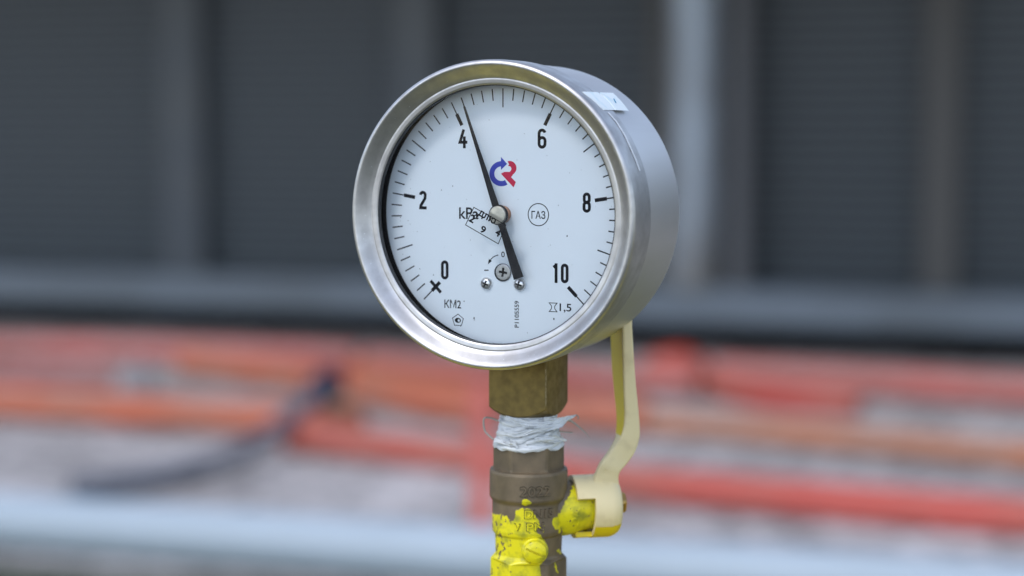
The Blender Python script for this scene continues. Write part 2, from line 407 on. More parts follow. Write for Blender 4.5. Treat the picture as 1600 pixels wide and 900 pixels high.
# emblem: blue C turning into an arrow, red R
def E_(x, y): q = G(690 + x / 5, 220 + y / 5); return (q.x, q.z)
em = MB()
def band(mb, outer, inner):
    n = len(outer); mb.add([(p[0], INK, p[1]) for p in outer + inner], [(i, i + 1, n + i + 1, n + i) for i in range(n - 1)])
cx_, cy_ = 468, 257
ang = [-90 + 4 - i * 8 for i in range(0, 1)]
outer = [E_(cx_ + 94 * math.cos(R(a)), cy_ - 98 * math.sin(R(a))) for a in range(92, 301, 8)] + [E_(512, 340)]
inner = [E_(cx_ + 56 * math.cos(R(a)), cy_ - 57 * math.sin(R(a))) for a in range(92, 301, 8)] + [E_(490, 311)]
band(em, outer, inner)
flat(em, [E_(464, 126), E_(512, 180), E_(464, 228)], INK * 1.5)
em.build('emblem_arc', M['blue_ink'], dial)
er = MB()
outer = [E_(516, 160)] + [E_(532 + 53 * math.cos(R(a)), 213 - 56 * math.sin(R(a))) for a in range(88, -61, -10)] + [E_(552, 268)]
inner = [E_(536, 200)] + [E_(530 + 15 * math.cos(R(a)), 219 - 20 * math.sin(R(a))) for a in range(80, -61, -10)][:len(outer) - 2] + [E_(534, 245)]
k_ = min(len(outer), len(inner)); band(er, outer[:k_ - 1] + [outer[-1]], inner[:k_ - 1] + [inner[-1]])
flat(er, [E_(464, 257), E_(490, 243), E_(540, 243), E_(556, 268), E_(543, 284), E_(580, 322), E_(563, 364)], INK * 1.5)
flat(er, [E_(516, 160), E_(530, 180), E_(519, 197), E_(545, 199), E_(540, 158)], INK * 1.7)
er.build('emblem_letter', M['red_ink'], dial)
# specks of dirt on the dial
sp = MB()
for x, y, r in ((707.3, 290.6, .22), (690, 297, .16), (677.5, 429.5, .2), (725.3, 470.7, .18), (741, 497, .3), (865.5, 498.5, .34), (886.3, 368.7, .26), (741.5, 500, .15), (860, 383, .12), (656, 420, .2), (735, 375, .12), (872.5, 320.8, .14), (638, 345, .14), (808, 250, .12), (890, 270, .1), (824, 520, .12)):
    c = G(x, y); flat(sp, [(c.x + r * mm * math.cos(a) * random.uniform(.6, 1.1), c.z + r * mm * math.sin(a) * random.uniform(.8, 1.5)) for a in [k * .9 for k in range(7)]], INK * 2)
sp.build('dirt_specks', M['recess'], dial)['kind'] = 'stuff'

# screws on the dial
def cross_cutter(c, wd, ln, y0, y1, rot):
    mb = MB()
    q = Matrix.Rotation(R(rot), 3, 'Y')
    mb.box((c.x, (y0 + y1) / 2, c.z), (ln, y1 - y0, wd), q)
    o1 = mb.build('cut', M['recess'])
    o2 = MB().box((c.x, (y0 + y1) / 2, c.z), (wd, y1 - y0, ln), q).build('cut', M['recess'])
    for o in (o1, o2): o.data.transform(Matrix.Identity(4))
    return [o1, o2]
def screw(px, py, r, dome, m, rot, name='screw', disc=False):
    c = G(px, py, -.6 * mm)
    prof = [(.01, -dome), (r * .35, -dome * .97), (r * .7, -dome * .78), (r * .92, -dome * .45), (r, -dome * .15), (r, .0)] if not disc else \
           [(.01, -dome), (r * .9, -dome), (r, -dome * .8), (r, 0)]
    pts = rounded(prof, .25 if not disc else .08, 4)
    o = MB().lathe([(max(a, 1e-5), b) for a, b in pts], 48, c=(c.x, -.05 * mm, c.z), caps=True).build(name, M[m], dial, 50)
    boolean(o, cross_cutter(c, r * .3 * mm, r * 1.12 * mm, -(dome + .5) * mm, -(dome * .38) * mm, rot))
    o.data.shade_smooth(); o.data.set_sharp_from_angle(angle=R(45))
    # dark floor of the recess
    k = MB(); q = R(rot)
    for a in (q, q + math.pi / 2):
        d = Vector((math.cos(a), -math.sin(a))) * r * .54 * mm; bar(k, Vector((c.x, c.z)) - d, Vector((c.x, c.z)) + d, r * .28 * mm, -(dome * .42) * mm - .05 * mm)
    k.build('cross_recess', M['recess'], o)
    return o
screw(759.3, 443.2, 2.15, 1.5, 'screw', 24); screw(811.2, 444.6, 2.2, 1.5, 'screw', 15); 
zs = screw(785.8, 425.6, 2.75, .6, 'screw_dull', 8, 'zero_adjuster', True)
zc = G(785.8, 425.6)
rg = MB(); rg.lathe([(2.72 * mm, -.02 * mm), (2.72 * mm, -.35 * mm), (2.95 * mm, -.35 * mm), (2.95 * mm, -.02 * mm)], 48, c=(zc.x, 0, zc.z)); rg.build('rim', M['inner'], zs, 30)

# pointer
yp = -3.6 * mm
tip = G(720.6, 153.7, yp); tail = G(809.8, 435.2, yp); piv = Vector((0, 0))
a = Vector((tip.x, tip.z)); b = Vector((tail.x, tail.z))
tdir = (a - b).normalized(); nn = Vector((-tdir.y, tdir.x))
la, lb = a.dot(tdir), b.dot(tdir); off = a.dot(nn) * 0
prof = [(la, .16), (la - 2.6 * mm, .22), (la - 3.1 * mm, .62), (la * .55, 1.25), (3.0 * mm, 2.35), (0, 2.6), (-2.5 * mm, 2.3), (-3.4 * mm, 2.5), (-4.4 * mm, 2.2), (lb * .5, 2.7), (lb, 3.45)]
rows = []
for yy in (yp - .2 * mm, yp + .2 * mm):
    rows.append([Vector((0, 0))] * 0)
L1 = [tdir * s + nn * w_ * mm / 2 for s, w_ in prof]; L2 = [tdir * s - nn * w_ * mm / 2 for s, w_ in prof]
nmb = MB(); n = len(prof)
vs = [(p.x, yp - .22 * mm, p.y) for p in L1 + L2] + [(p.x, yp + .22 * mm, p.y) for p in L1 + L2]
fs = []
for i in range(n - 1):
    fs += [(i, i + 1, n + i + 1, n + i), (2 * n + i, 3 * n + i, 3 * n + i + 1, 2 * n + i + 1), (i, 2 * n + i, 2 * n + i + 1, i + 1), (n + i, n + i + 1, 3 * n + i + 1, 3 * n + i)]
fs += [(0, n, 3 * n, 2 * n), (n - 1, 3 * n - 1, 4 * n - 1, 2 * n - 1)]
needle = nmb.add(vs, fs).build('pointer', M['needle'], gauge)
MB().lathe(rounded([(.01, -4.75), (2.75, -4.75), (3.0, -4.5), (3.0, -4.15), (2.2, -3.9), (.01, -3.9)], .12, 4), 64, caps=True).build('cap', M['nickel'], needle, 40)
MB().lathe(rounded([(.01, -4.12), (3.35, -4.12), (3.35, -3.2), (2.4, -3.1), (.01, -3.1)], .12, 4), 64, caps=True).build('hub', M['needle'], needle, 40)
MB().lathe([(2.9 * mm, -3.2 * mm), (2.9 * mm, -2.2 * mm), (2.7 * mm, -2.1 * mm), (2.7 * mm, -1.6 * mm), (2.9 * mm, -1.5 * mm), (2.9 * mm, .1 * mm)], 64).build('bush', M['copper'], needle, 40)

# clear round sticker on the glass with a stamped box
yg = -6.95 * mm
sc = G(776, 357, yg)
film = MB().lathe([(.01 * mm, 0), (5.6 * mm, 0), (5.75 * mm, .05 * mm), (5.75 * mm, .07 * mm)], 96, c=(sc.x, yg - .08 * mm, sc.z)).build('clear_sticker', M['film'], gauge, 60)
ys = yg - .12 * mm
bx = MB(); cs = [G(x, y, ys) for x, y in ((740.4, 324), (727.4, 351.4), (778.6, 381), (790.4, 351.6))]
stroke(bx, [(p.x, p.z) for p in cs], .27 * mm, ys, True); bx.build('stamp_box', M['ink'], film)
flat_text('.длю', 'stamp_text', 743.5, 333.5, 775.5, 345.5, film, ys, -27, .03)
flat_text('2', 'stamp_digit', 733.8, 335, 742, 348, film, ys, -27, .03)
flat_text('9', 'stamp_digit', 751, 353, 758.8, 364.6, film, ys, -27, .03)
flat_text('4', 'stamp_digit', 774.3, 358, 782, 369.5, film, ys, -27, .03)
# dust on the glass
du = MB()
for i in range(60):
    a_, r_ = random.uniform(0, 6.28), 41.5 * mm * math.sqrt(random.random()); s_ = random.uniform(.05, .13) * mm
    x_, z_ = r_ * math.cos(a_), r_ * math.sin(a_)
    flat(du, [(x_ + s_ * math.cos(k), z_ + s_ * math.sin(k)) for k in (0, 1.2, 2.5, 3.8, 5.1)], -6.96 * mm)
du.build('glass_dust', M['gasket'], gauge)['kind'] = 'stuff'

bd_ = MB()
for i in range(34):
    a_ = random.uniform(0, 6.28); r_ = random.uniform(45.8, 47.6); s_ = random.uniform(.06, .17)
    c_ = Vector((r_ * math.cos(a_), -9.1 - (r_ - 45.6) - .06, r_ * math.sin(a_))) * mm
    e1 = Vector((math.cos(a_), -1, math.sin(a_))).normalized() * s_ * mm; e2 = Vector((-math.sin(a_), 0, math.cos(a_))) * s_ * mm
    bd_.add([c_ + e1 * math.cos(q) + e2 * math.sin(q) for q in (0, 1.3, 2.6, 3.7, 5)], [(0, 1, 2, 3, 4)])
bd_.build('dust_flecks', M['pale'], bezel)['kind'] = 'stuff'
# seal label wrapped over bezel and case; narrow pale strip along the bezel side
def on_cyl(px, py, rad):
    o = GI @ (EYE - DIAL); d = GI @ ray(px, py)
    A = d.x ** 2 + d.z ** 2; B = 2 * (o.x * d.x + o.z * d.z); C = o.x ** 2 + o.z ** 2 - rad ** 2
    t = (-B - math.sqrt(max(B * B - 4 * A * C, 0))) / (2 * A); q = o + d * t
    return math.atan2(q.z, q.x), q.y
def patch(corners, rad, name, m, parent, n=10, th=.15 * mm):
    P4 = [on_cyl(x, y, rad) for x, y in corners]; mb = MB()
    def row(s, rr):
        out_ = []
        for j in range(n + 1):
            t = j / n
            a_ = (P4[0][0] * (1 - t) + P4[3][0] * t) * (1 - s) + (P4[1][0] * (1 - t) + P4[2][0] * t) * s
            y_ = (P4[0][1] * (1 - t) + P4[3][1] * t) * (1 - s) + (P4[1][1] * (1 - t) + P4[2][1] * t) * s
            y_ += .25 * mm * noise.noise(Vector((a_ * 60, y_ * 3000, 1)))*(1 if 0 < j < n and 0 < s < 1 else 2)
            out_.append((rr * math.cos(a_), y_, rr * math.sin(a_)))
        return out_
    rows_ = [row(0, rad)] + [row(i / n, rad + th) for i in range(n + 1)] + [row(1, rad)]
    return mb.grid(rows_, False).build(name, m, parent, 40)
seal = patch([(909, 143.5), (933, 144.5), (972, 172.5), (943, 172.3)], 50.5 * mm, 'seal_label', M['label_white'], gauge)
patch([(937, 145.5), (957, 146), (981.5, 174), (962, 173)], 50.45 * mm, 'torn_half', M['label_white'], seal, th=.3 * mm)
patch([(958, 154), (960, 154.5), (963, 161), (961, 160.5)], 50.8 * mm, 'pen_mark', M['label_ink'], seal, 4, .05 * mm)
strip_mb = MB(); A0 = [on_cyl(x, y, 50.5 * mm) for x, y in ((950, 176), (963, 191), (976, 212), (986, 234), (993, 250), (999, 267))]
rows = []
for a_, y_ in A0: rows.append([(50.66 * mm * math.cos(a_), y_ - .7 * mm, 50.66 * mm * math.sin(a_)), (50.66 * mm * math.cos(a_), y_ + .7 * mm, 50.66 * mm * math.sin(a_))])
strip_mb.grid(rows, False).build('pale_strip', M['pale'], bezel, 60)

# ================================================================== stem axis shared by fitting, tape and valve
AX = DIAL + GR @ Vector((0, 20.6 * mm, 0))           # vertical axis of the connection
AXD = (AX - EYE)
def Zax(py): return on_plane(826, py, AX, Vector((0, 1, 0))).z      # world height where the axis meets a photo row
AXX = on_plane(826, 700, AX, Vector((0, 1, 0))).x
AX = Vector((AXX, AX.y, 0))
PX = .2167 * mm                                           # one photo pixel at the axis
def sq_r(th, circ, n, th0, rc=.0):
    """radius of an n-gon with corner radius circ, first corner at th0"""
    ap = circ * math.cos(math.pi / n); q = ((th - th0) % (2 * math.pi / n)) - math.pi / n
    return ap / math.cos(q)
# brass square fitting of the gauge (local to the gauge, upright)
NT = 240
def ring(z, rf): return [(AX.x + rf(t) * math.cos(t), AX.y + rf(t) * math.sin(t), z) for t in [2 * math.pi * k / NT for k in range(NT)]]
def revolve(secs, name, m, parent, z0, ang=30):
    """secs: list of (world z, function theta -> radius); result is local to the parent"""
    inv = parent.matrix_basis.inverted(); mb = MB()
    mb.grid([[inv @ Vector(p) for p in ring(z, rf)] for z, rf in secs]); return mb.build(name, m, parent, ang)
TH0 = math.atan2(-62.8, 26)
secs = []
for py in [540, 560, 600, 615, 620] + list(range(622, 647, 1)) + [646.5]:
    lim = 44 + max(0, (646.5 - py)) ** .8 * 2.6 if py > 615 else 999
    secs.append((Zax(py), lambda t, lim=lim: min(sq_r(t, 68.5, 4, TH0), 67.6, lim) * PX))
secs.append((Zax(647), lambda t: 40 * PX)); secs.append((Zax(662), lambda t: 38 * PX))
bpy.context.view_layer.update()
fitting = revolve(secs, 'brass_fitting', M['brass'], gauge, 0, 10)

# worn, chipped strip down the fitting's front corner
wr = MB(); M['worn_brass'] = mat('scraped_bright_brass', (.38, .30, .17), .5, .6)
ginv = gauge.matrix_basis.inverted(); rnd = random.Random(3)
for k in range(44):
    py = rnd.uniform(568, 625); h_ = rnd.uniform(1.0, 6.0); a0 = TH0 + rnd.uniform(-.012, .012); w_ = rnd.uniform(.003, .012)
    q4 = [(a0 - w_, py), (a0 + w_ * .6, py - h_ * .4), (a0 + w_, py + h_ * .7), (a0 - w_ * .4, py + h_)]
    pts = [ginv @ Vector((AX.x + 67.85 * PX * math.cos(a_), AX.y + 67.85 * PX * math.sin(a_), Zax(p_))) for a_, p_ in q4]
    wr.add(pts, [(0, 1, 2, 3)])
wr = wr.build('edge_wear', M['worn_brass'], fitting); wr.parent = fitting; wr['kind'] = 'stuff'

# ================================================================== BALL VALVE
VZ = Zax(790)
valve = empty('ball_valve', (AX.x, AX.y, VZ))
tag(valve, 'bronze ball valve with cream lever handle and patchy yellow paint, standing under the gauge', 'valve')
def prof_r(py):
    """round profile of the valve body in photo pixels"""
    T = [(690, 56), (727, 56), (728.5, 59), (731, 61), (735, 62), (772, 62), (775, 61), (778, 58.6), (781, 57.5), (823, 58), (828, 57), (832, 53.5), (861, 52.5), (865, 54), (871, 60.5), (965, 60.5), (970, 58)]
    for (a, ra), (b, rb) in zip(T, T[1:]):
        if a <= py <= b: return ra + (rb - ra) * (py - a) / (b - a)
    return T[0][1] if py < T[0][0] else T[-1][1]
def body_r(t, py):
    r = prof_r(py)
    if py <= 730: return min(sq_r(t, 57.5, 6, 0), 56.6, r)
    if py >= 866:
        k = min(1, (py - 866) / 6); return min(sq_r(t, 61.5, 6, 0), 60.5 if py > 874 else r) * k + r * (1 - k)
    return r
# painted outline on the front, in photo pixels -> (x, z) metres on the front surface
def S(px, py):
    p = on_plane(px, py, (0, AX.y - 11.5 * mm, 0), Vector((0, 1, 0)))
    return ((p.x - AX.x) / mm, (p.z - VZ) / mm)
PAINT = [[S(*p) for p in poly] for poly in (
    [(700, 812), (771, 811), (773.5, 808.5), (781.7, 806.5), (793, 808.6), (799, 816), (804, 810), (805.4, 803), (807, 796), (814.6, 793), (828, 794), (835, 803.4), (842.4, 811.6), (843, 822), (837, 830), (845.5, 836), (850.6, 844.6), (852.7, 857), (853.7, 871), (847.5, 879.5), (843.4, 885.7), (845.5, 898), (851, 925), (845, 980), (700, 980)],
    [(862.5, 815.8), (865, 811), (868, 809.6), (873, 811), (878, 806), (884, 812), (884, 826), (878, 829), (876, 837), (873, 838), (872, 832), (866, 829)],
    [(815, 783), (817, 779), (824, 778), (831, 781), (831.5, 785), (826, 789), (819, 789), (815.5, 787)],
    [(848, 827), (849, 819), (852, 821), (852, 829), (849, 832)],
    [(870, 866), (873, 864.5), (877, 868), (879, 875), (876, 876), (873, 871)],
    [(866, 882), (868, 882), (871, 893), (874, 902), (871, 902), (867, 891)])]
def sdf(poly, x, z):
    ins = False; d = 1e9; n = len(poly)
    for i in range(n):
        x1, z1 = poly[i]; x2, z2 = poly[(i + 1) % n]
        if (z1 > z) != (z2 > z) and x < (x2 - x1) * (z - z1) / (z2 - z1) + x1: ins = not ins
        vx, vz = x2 - x1, z2 - z1; t = max(0, min(1, ((x - x1) * vx + (z - z1) * vz) / (vx * vx + vz * vz)))
        d = min(d, math.hypot(x - x1 - vx * t, z - z1 - vz * t))
    return d if ins else -d
def paint_attr(o, gland=False, coated=False):
    me = o.data; a = me.attributes.new('paint', 'FLOAT', 'POINT'); b = me.attributes.new('wear', 'FLOAT', 'POINT')
    va, vb = [], []
    for v in me.vertices:
        x, y, z = v.co.x / mm, v.co.y / mm, v.co.z / mm
        if coated: d = 4.0
        elif gland: d = min(4, (x - 11.0) * .8 - max(0, z - 1.0) * .55 + max(0, -z) * .6)
        elif y > 3: d = min(4, max(-4, (-x - 4) * .5)) if z < -2 else -4
        else:
            d = max(sdf(p, x, z) for p in PAINT); d = max(-4, min(4, d))
        va.append(d); vb.append((.67 if gland else .685) if x > -6 else (.60 if z > -17 else .64))
    a.data.foreach_set('value', va); b.data.foreach_set('value', vb)
NT2 = 200
mb = MB(); rows = []
py = 690.0; pys = []
while py < 972: pys.append(py); py += 1.0 if 724 < py < 900 else 4.0
for py in pys:
    z = Zax(py) - VZ
    rows.append([(body_r(t, py) * PX * math.cos(t), body_r(t, py) * PX * math.sin(t), z) for t in [2 * math.pi * k / NT2 for k in range(NT2)]])
vb_ = mb.grid(rows).build('body', M['valve'], valve, 24); paint_attr(vb_)

# raised cast lettering wrapped round the body
def cast_text(txt, cpx, cpy, wpx, hpx, name, offset=.0):
    vs, fs = text_verts(txt, .5, offset)
    x0, zc_ = S(cpx, cpy); rr = prof_r(cpy - 8) * PX
    zc_ = Zax(cpy) - VZ + rr * .172
    mb = MB(); o = []
    for v in vs:
        s_ = (cpx - 826) * PX + v.x * wpx * PX; q = -math.pi / 2 + math.asin(max(-.98, min(.98, (cpx - 826) * PX / rr))) + v.x * wpx * PX / rr
        r_ = rr + (.5 * mm if v.z > 0 else -.3 * mm)
        o.append((r_ * math.cos(q), r_ * math.sin(q), zc_ + v.y * hpx * PX))
    n1 = len(fs); vs2, fs2 = text_verts(txt, .5, offset + .024); o2 = []
    for v in vs2:
        q = -math.pi / 2 + math.asin(max(-.98, min(.98, (cpx - 826) * PX / rr))) + v.x * (wpx + 2.2) * PX / rr
        r_ = rr + (.13 * mm if v.z > 0 else -.3 * mm); o2.append((r_ * math.cos(q), r_ * math.sin(q), zc_ + v.y * (hpx + 2.2) * PX))
    t = mb.add(o, fs).add(o2, fs2).build(name, M['valve'], vb_, 30); paint_attr(t)
    t.data.materials.append(M['grime'])
    for i, p in enumerate(t.data.polygons):
        if i >= n1: p.material_index = 1
cast_text('2022', 836.5, 767, 48, 15, 'cast_date', .004)
cast_text('DN15', 842.5, 801.5, 46, 13, 'cast_size', .004)
cast_text('PN', 836, 821, 26, 12, 'cast_rating', .004)
cast_text('V', 808, 822, 9, 10, 'cast_mark', .004)

# slotted side plug, painted over
def frame_from(d, up=Vector((0, 0, 1))):
    d = Vector(d).normalized(); s = d.cross(up).normalized(); u = s.cross(d).normalized()
    return Matrix((s, u, d)).transposed()
pc = on_plane(836, 862, (0, AX.y - 12.6 * mm, 0), Vector((0, 1, 0))) - Vector((AX.x, AX.y, VZ))
fr = frame_from((.06, -1, .0))
def disc_prof(prof, fr, c, n=64):
    rows_ = []
    for r_, a_ in prof: rows_.append([c + fr @ Vector((r_ * math.cos(q), r_ * math.sin(q), a_)) for q in [2 * math.pi * k / n for k in range(n)]])
    return MB().grid(rows_)
plug = disc_prof(rounded([(4.6, -5), (4.6, -.6), (4.0, -.1), (4.0, .7), (3.7, 1.6), (2.2, 2.25), (.01, 2.4)], .3, 3), fr, pc).build('side_plug', M['valve'], valve, 40)
cut = MB().box(pc + fr @ Vector((0, 0, 2.4 * mm)), (7 * mm, .75 * mm, 2.2 * mm), fr @ Matrix.Rotation(R(24), 3, 'Z')).build('cut', M['valve'])
cut.location = valve.location
boolean(plug, [cut]) if False else None
cut.location = (0, 0, 0); plug_parent = plug.parent; plug.parent = None; boolean(plug, [cut]); plug.parent = plug_parent
plug.data.shade_smooth(); plug.data.set_sharp_from_angle(angle=R(35)); paint_attr(plug, coated=True)

# gland towards the handle
AA = R(12)
ad = Vector((math.cos(AA), math.sin(AA), 0)); aw = Vector((math.sin(AA), -math.cos(AA), 0))   # along the stem, towards the viewer
AF = Matrix((aw, Vector((0, 0, 1)), ad)).transposed()
gz = (Zax(796) - VZ); gc = Vector((0, 0, gz))
gl = rounded([(9.6, 3), (9.6, 12), (9.2, 15.5), (8.2, 18), (7.7, 21), (7.7, 24), (4.0, 24.2), (3.9, 29)], 1.2, 5)
rows = []
fine = []
for (r1, a1), (r2, a2) in zip(gl, gl[1:]):
    for k in range(3): fine.append((r1 + (r2 - r1) * k / 3, a1 + (a2 - a1) * k / 3))
fine.append(gl[-1])
gland = disc_prof(fine, AF, gc, 96).build('gland', M['valve'], valve, 40); paint_attr(gland, gland=True)
vs, fs = text_verts('AC', .5, .01); o_ = []
for v in vs:
    s_ = (14.3 - v.y * 3.0) ; phi = (v.x * 6.0) / 9.6 + .15
    r_ = (9.35 - max(0, s_ - 15.5) * .4) + (.35 if v.z > 0 else -.4)
    p = gc + ad * s_ * mm + (aw * math.cos(phi) + Vector((0, 0, 1)) * -math.sin(phi)) * r_ * mm
    o_.append(p)
t = MB().add(o_, fs).build('cast_letters', M['valve'], gland, 30); paint_attr(t, gland=True)

# handle: cup with a notch and two tabs, bent lever, end nut
cz = Zax(794.5) - VZ; cc = Vector((0, 0, cz))
def cup_point(s, phi, r): return cc + ad * s + (aw * math.cos(phi) + Vector((0, 0, 1)) * math.sin(phi)) * r
prof_o = rounded([(10.9, 21.3), (10.9, 28.6), (9.3, 31.2), (6.5, 31.8), (.01, 31.8)], [0, 1.8, 1.2, 1.0, 0], 6)
prof_i = rounded([(.01, 30.0), (6.0, 29.9), (8.3, 28.8), (9.2, 27.0), (9.2, 21.3)], 1.0, 4)
cup = MB(); rows = [[cup_point(a_, q, r_) for q in [2 * math.pi * k / 96 for k in range(96)]] for r_, a_ in prof_o + prof_i]
nr = len(rows); cup.grid(rows, caps=False)
n = 96; cup.f += [((nr - 1) * n + j, (nr - 1) * n + (j + 1) % n, (j + 1) % n, j) for j in range(n)]
def tab(mb, ph0, ph1, s0, s1, ro=10.9, ri=9.2, n=18, slant=0.0):
    rows_ = []
    for k in range(n + 1):
        q = ph0 + (ph1 - ph0) * k / n; sl = s0 + slant * abs(k / n)
        rows_.append([cup_point(sl * mm, q, ro * mm), cup_point(s1 * mm, q, ro * mm), cup_point(s1 * mm, q, ri * mm), cup_point(sl * mm, q, ri * mm)])
    mb.grid(rows_)
tab(cup, R(150), R(25), 15.2, 21.4)
handle = cup.build('handle', M['cream'], valve, 35)
tb = MB(); tab(tb, R(-62), R(-118), 15.6, 21.4); tb.build('yellow_lip', M['yellow_plastic'], handle, 35)['label'] = 'yellow lower lip'
# yellow dipped underside of the cup
ub = MB(); rows = []
def under(s_, q, r_):
    return cup_point(s_, q, r_)
for r_, a_ in [(r + .00012, a) for r, a in prof_o if a < 31.1 * mm]:
    rows.append([under(a_, R(-90 + f * (60 + 3 * noise.noise(Vector((a_ * 900, f * 2, 0))))), r_) for f in [-1 + 2 * k / 40 for k in range(41)]])
ub.grid(rows, False).build('yellow_underside', M['yellow_plastic'], handle, 35)
# lever
def LV(px, py, w_):
    """point of the lever's profile on the plane at offset w_ towards the viewer"""
    p0 = Vector((AX.x, AX.y, VZ)) + aw * w_; q = on_plane(px, py, p0, aw)
    return q - Vector((AX.x, AX.y, VZ))
LP = [  # (left px, right px, row left, row right, near offset mm, far offset mm)
    (977, 990, 470, 470, 8.2, -8.6), (973.5, 988.5, 505, 505, 8.2, -8.6), (974, 990.5, 545, 545, 8.2, -8.6), (975, 993.5, 590, 590, 8.0, -7.6), (976.3, 997.5, 630, 632, 7.6, -5.6),
    (976.5, 1000, 655, 662, 7.4, -3.8), (973, 1000, 675, 684, 7.2, -1.2), (966, 993, 690, 706, 7, 1.4), (953, 981, 708, 724, 6.6, 2.8), (940, 970, 725, 737, 6.6, 3.2), (932, 967, 742, 748, 5.8, 2.4), (928, 969, 752, 762, 5.4, .5), (926, 970, 766, 772, 5.6, 0)]
near_l, near_r, far_l, far_r = [], [], [], []
for lx, rx, ly, ry, wn, wf in LP:
    a1, b1 = LV(lx, ly, wn * mm), LV(rx, ry, wn * mm)
    near_l.append(a1); near_r.append(b1); far_l.append(a1 - aw * (wn - wf) * mm); far_r.append(b1 - aw * (wn - wf) * mm)
near_l, near_r, far_l, far_r = (smooth_path(q, 5) for q in (near_l, near_r, far_l, far_r))
def soft_quad(a, b, c, d, k=.16):
    P4 = [a, b, c, d]; o = []
    for i in range(4):
        p, q, r_ = P4[i - 1], P4[i], P4[(i + 1) % 4]
        l1 = min((p - q).length * .4, .8 * mm); l2 = min((r_ - q).length * .4, .8 * mm)
        s_, e_ = q + (p - q).normalized() * l1, q + (r_ - q).normalized() * l2
        for j in range(4):
            t = j / 3; o.append(s_ * (1 - t) ** 2 + q * 2 * t * (1 - t) + e_ * t * t)
    return o
rows = [soft_quad(nl, nr_, fr_, fl) for nl, nr_, fr_, fl in zip(near_l, near_r, far_r, far_l)]
lever = MB().grid(rows).build('lever', M['cream'], handle, 50)
# dimple where the lever meets the cup
dc = LV(946.5, 742, 7.3 * mm)
dm = MB(); rows_ = []
for i in range(13):
    q = math.pi * i / 12; rows_.append([dc + ad * (math.sin(q) * math.cos(p) * .75 * mm) + aw * (math.sin(q) * math.sin(p) * 1.5 * mm) + Vector((0, 0, math.cos(q) * 2.4 * mm)) for p in [2 * math.pi * k / 16 for k in range(16)]])
cut = dm.grid(rows_).build('cut', M['cream'])
pp = lever.parent; lever.parent = None; boolean(lever, [cut]); lever.parent = pp
lever.data.shade_smooth(); lever.data.set_sharp_from_angle(angle=R(50))
# yellow paint on the inner face of the lever
k0, k1 = 0, 33
rows = [[far_l[i] - ad * .1 * mm, far_l[i] + (near_l[i] - far_l[i]) * .93 - ad * .1 * mm] for i in range(k0, k1)]
rows = [[a_ + (b_ - a_) * .05, b_] for a_, b_ in rows]
MB().grid(rows, False).build('inner_face_paint', M['yellow_plastic'], lever, 60)
# nut on the end of the stem
nc = cc + ad * 31.0 * mm + Vector((0, 0, .7 * mm))
rows = []
for r_, a_ in ((3.9, -1), (3.9, 2.4), (3.5, 3.1), (.01, 3.1)):
    rows.append([nc + aw * (min(sq_r(q, r_ * 1.06, 6, .2), r_) * mm * math.cos(q)) + Vector((0, 0, min(sq_r(q, r_ * 1.06, 6, .2), r_) * mm * math.sin(q))) + ad * a_ * mm for q in [2 * math.pi * k / 72 for k in range(72)]])
MB().grid(rows).build('handle_nut', M['gold'], valve, 25)
# steel washer line between fitting and case is hidden; nipple under the valve
zb = Zax(968) - VZ
PIPE_TOP = VZ + zb - 22 * mm
MB().lathe([(10.6 * mm, zb + 4 * mm), (10.6 * mm, PIPE_TOP - VZ - 8 * mm)], 64, 'z', caps=True).build('nipple', M['yellow_pipe'], valve, 30)

# ================================================================== SEALING TAPE
tape = empty('sealing_tape', (AX.x, AX.y, Zax(670)))
tag(tape, 'crumpled white thread sealing tape with frayed ends, wound between brass fitting and valve', 'sealing tape')
TZ = Zax(670)
def tp(px, py, y=-10 * mm):
    p = on_plane(px, py, (0, AX.y + y, 0), Vector((0, 1, 0))); return p - Vector((AX.x, AX.y, TZ))
mb = MB(); rows = []
z0, z1 = Zax(641) - TZ, Zax(697) - TZ; nz_, nt_ = 110, 400
for i in range(nz_ + 1):
    f = i / nz_; z = z0 + (z1 - z0) * f; row = []
    for k in range(nt_):
        t = 2 * math.pi * k / nt_
        base = 43 + 10.5 * f ** 1.6 + (2.2 if f > .86 else 0) * min(1, (f - .86) / .04 if f > .86 else 0)
        if f > .95: base -= (f - .95) * 60
        u = f * 7 + .9 * math.sin(t + .6) + .35 * math.sin(2 * t + 1)
        rid = abs(noise.noise(Vector((u * 1.5, math.cos(t) * .9, math.sin(t) * .9))))
        r2 = abs(noise.noise(Vector((u * 4.1 + 7, math.cos(t) * 1.8, math.sin(t) * 1.8))))
        fine = noise.noise(Vector((u * 11, math.cos(t) * 3, math.sin(t) * 3 + 4)))
        r = base + 1.5 + 3.0 * rid - 2.4 * r2 + 1.1 * fine
        edge = .9 * noise.noise(Vector((math.cos(t) * 3, math.sin(t) * 3, 9))) * mm * (f if f > .5 else 0)
        row.append((r * PX * math.cos(t), r * PX * math.sin(t), z + edge))
    rows.append(row)
winding = mb.grid(rows, caps=False).build('winding', M['tape'], tape, 30)
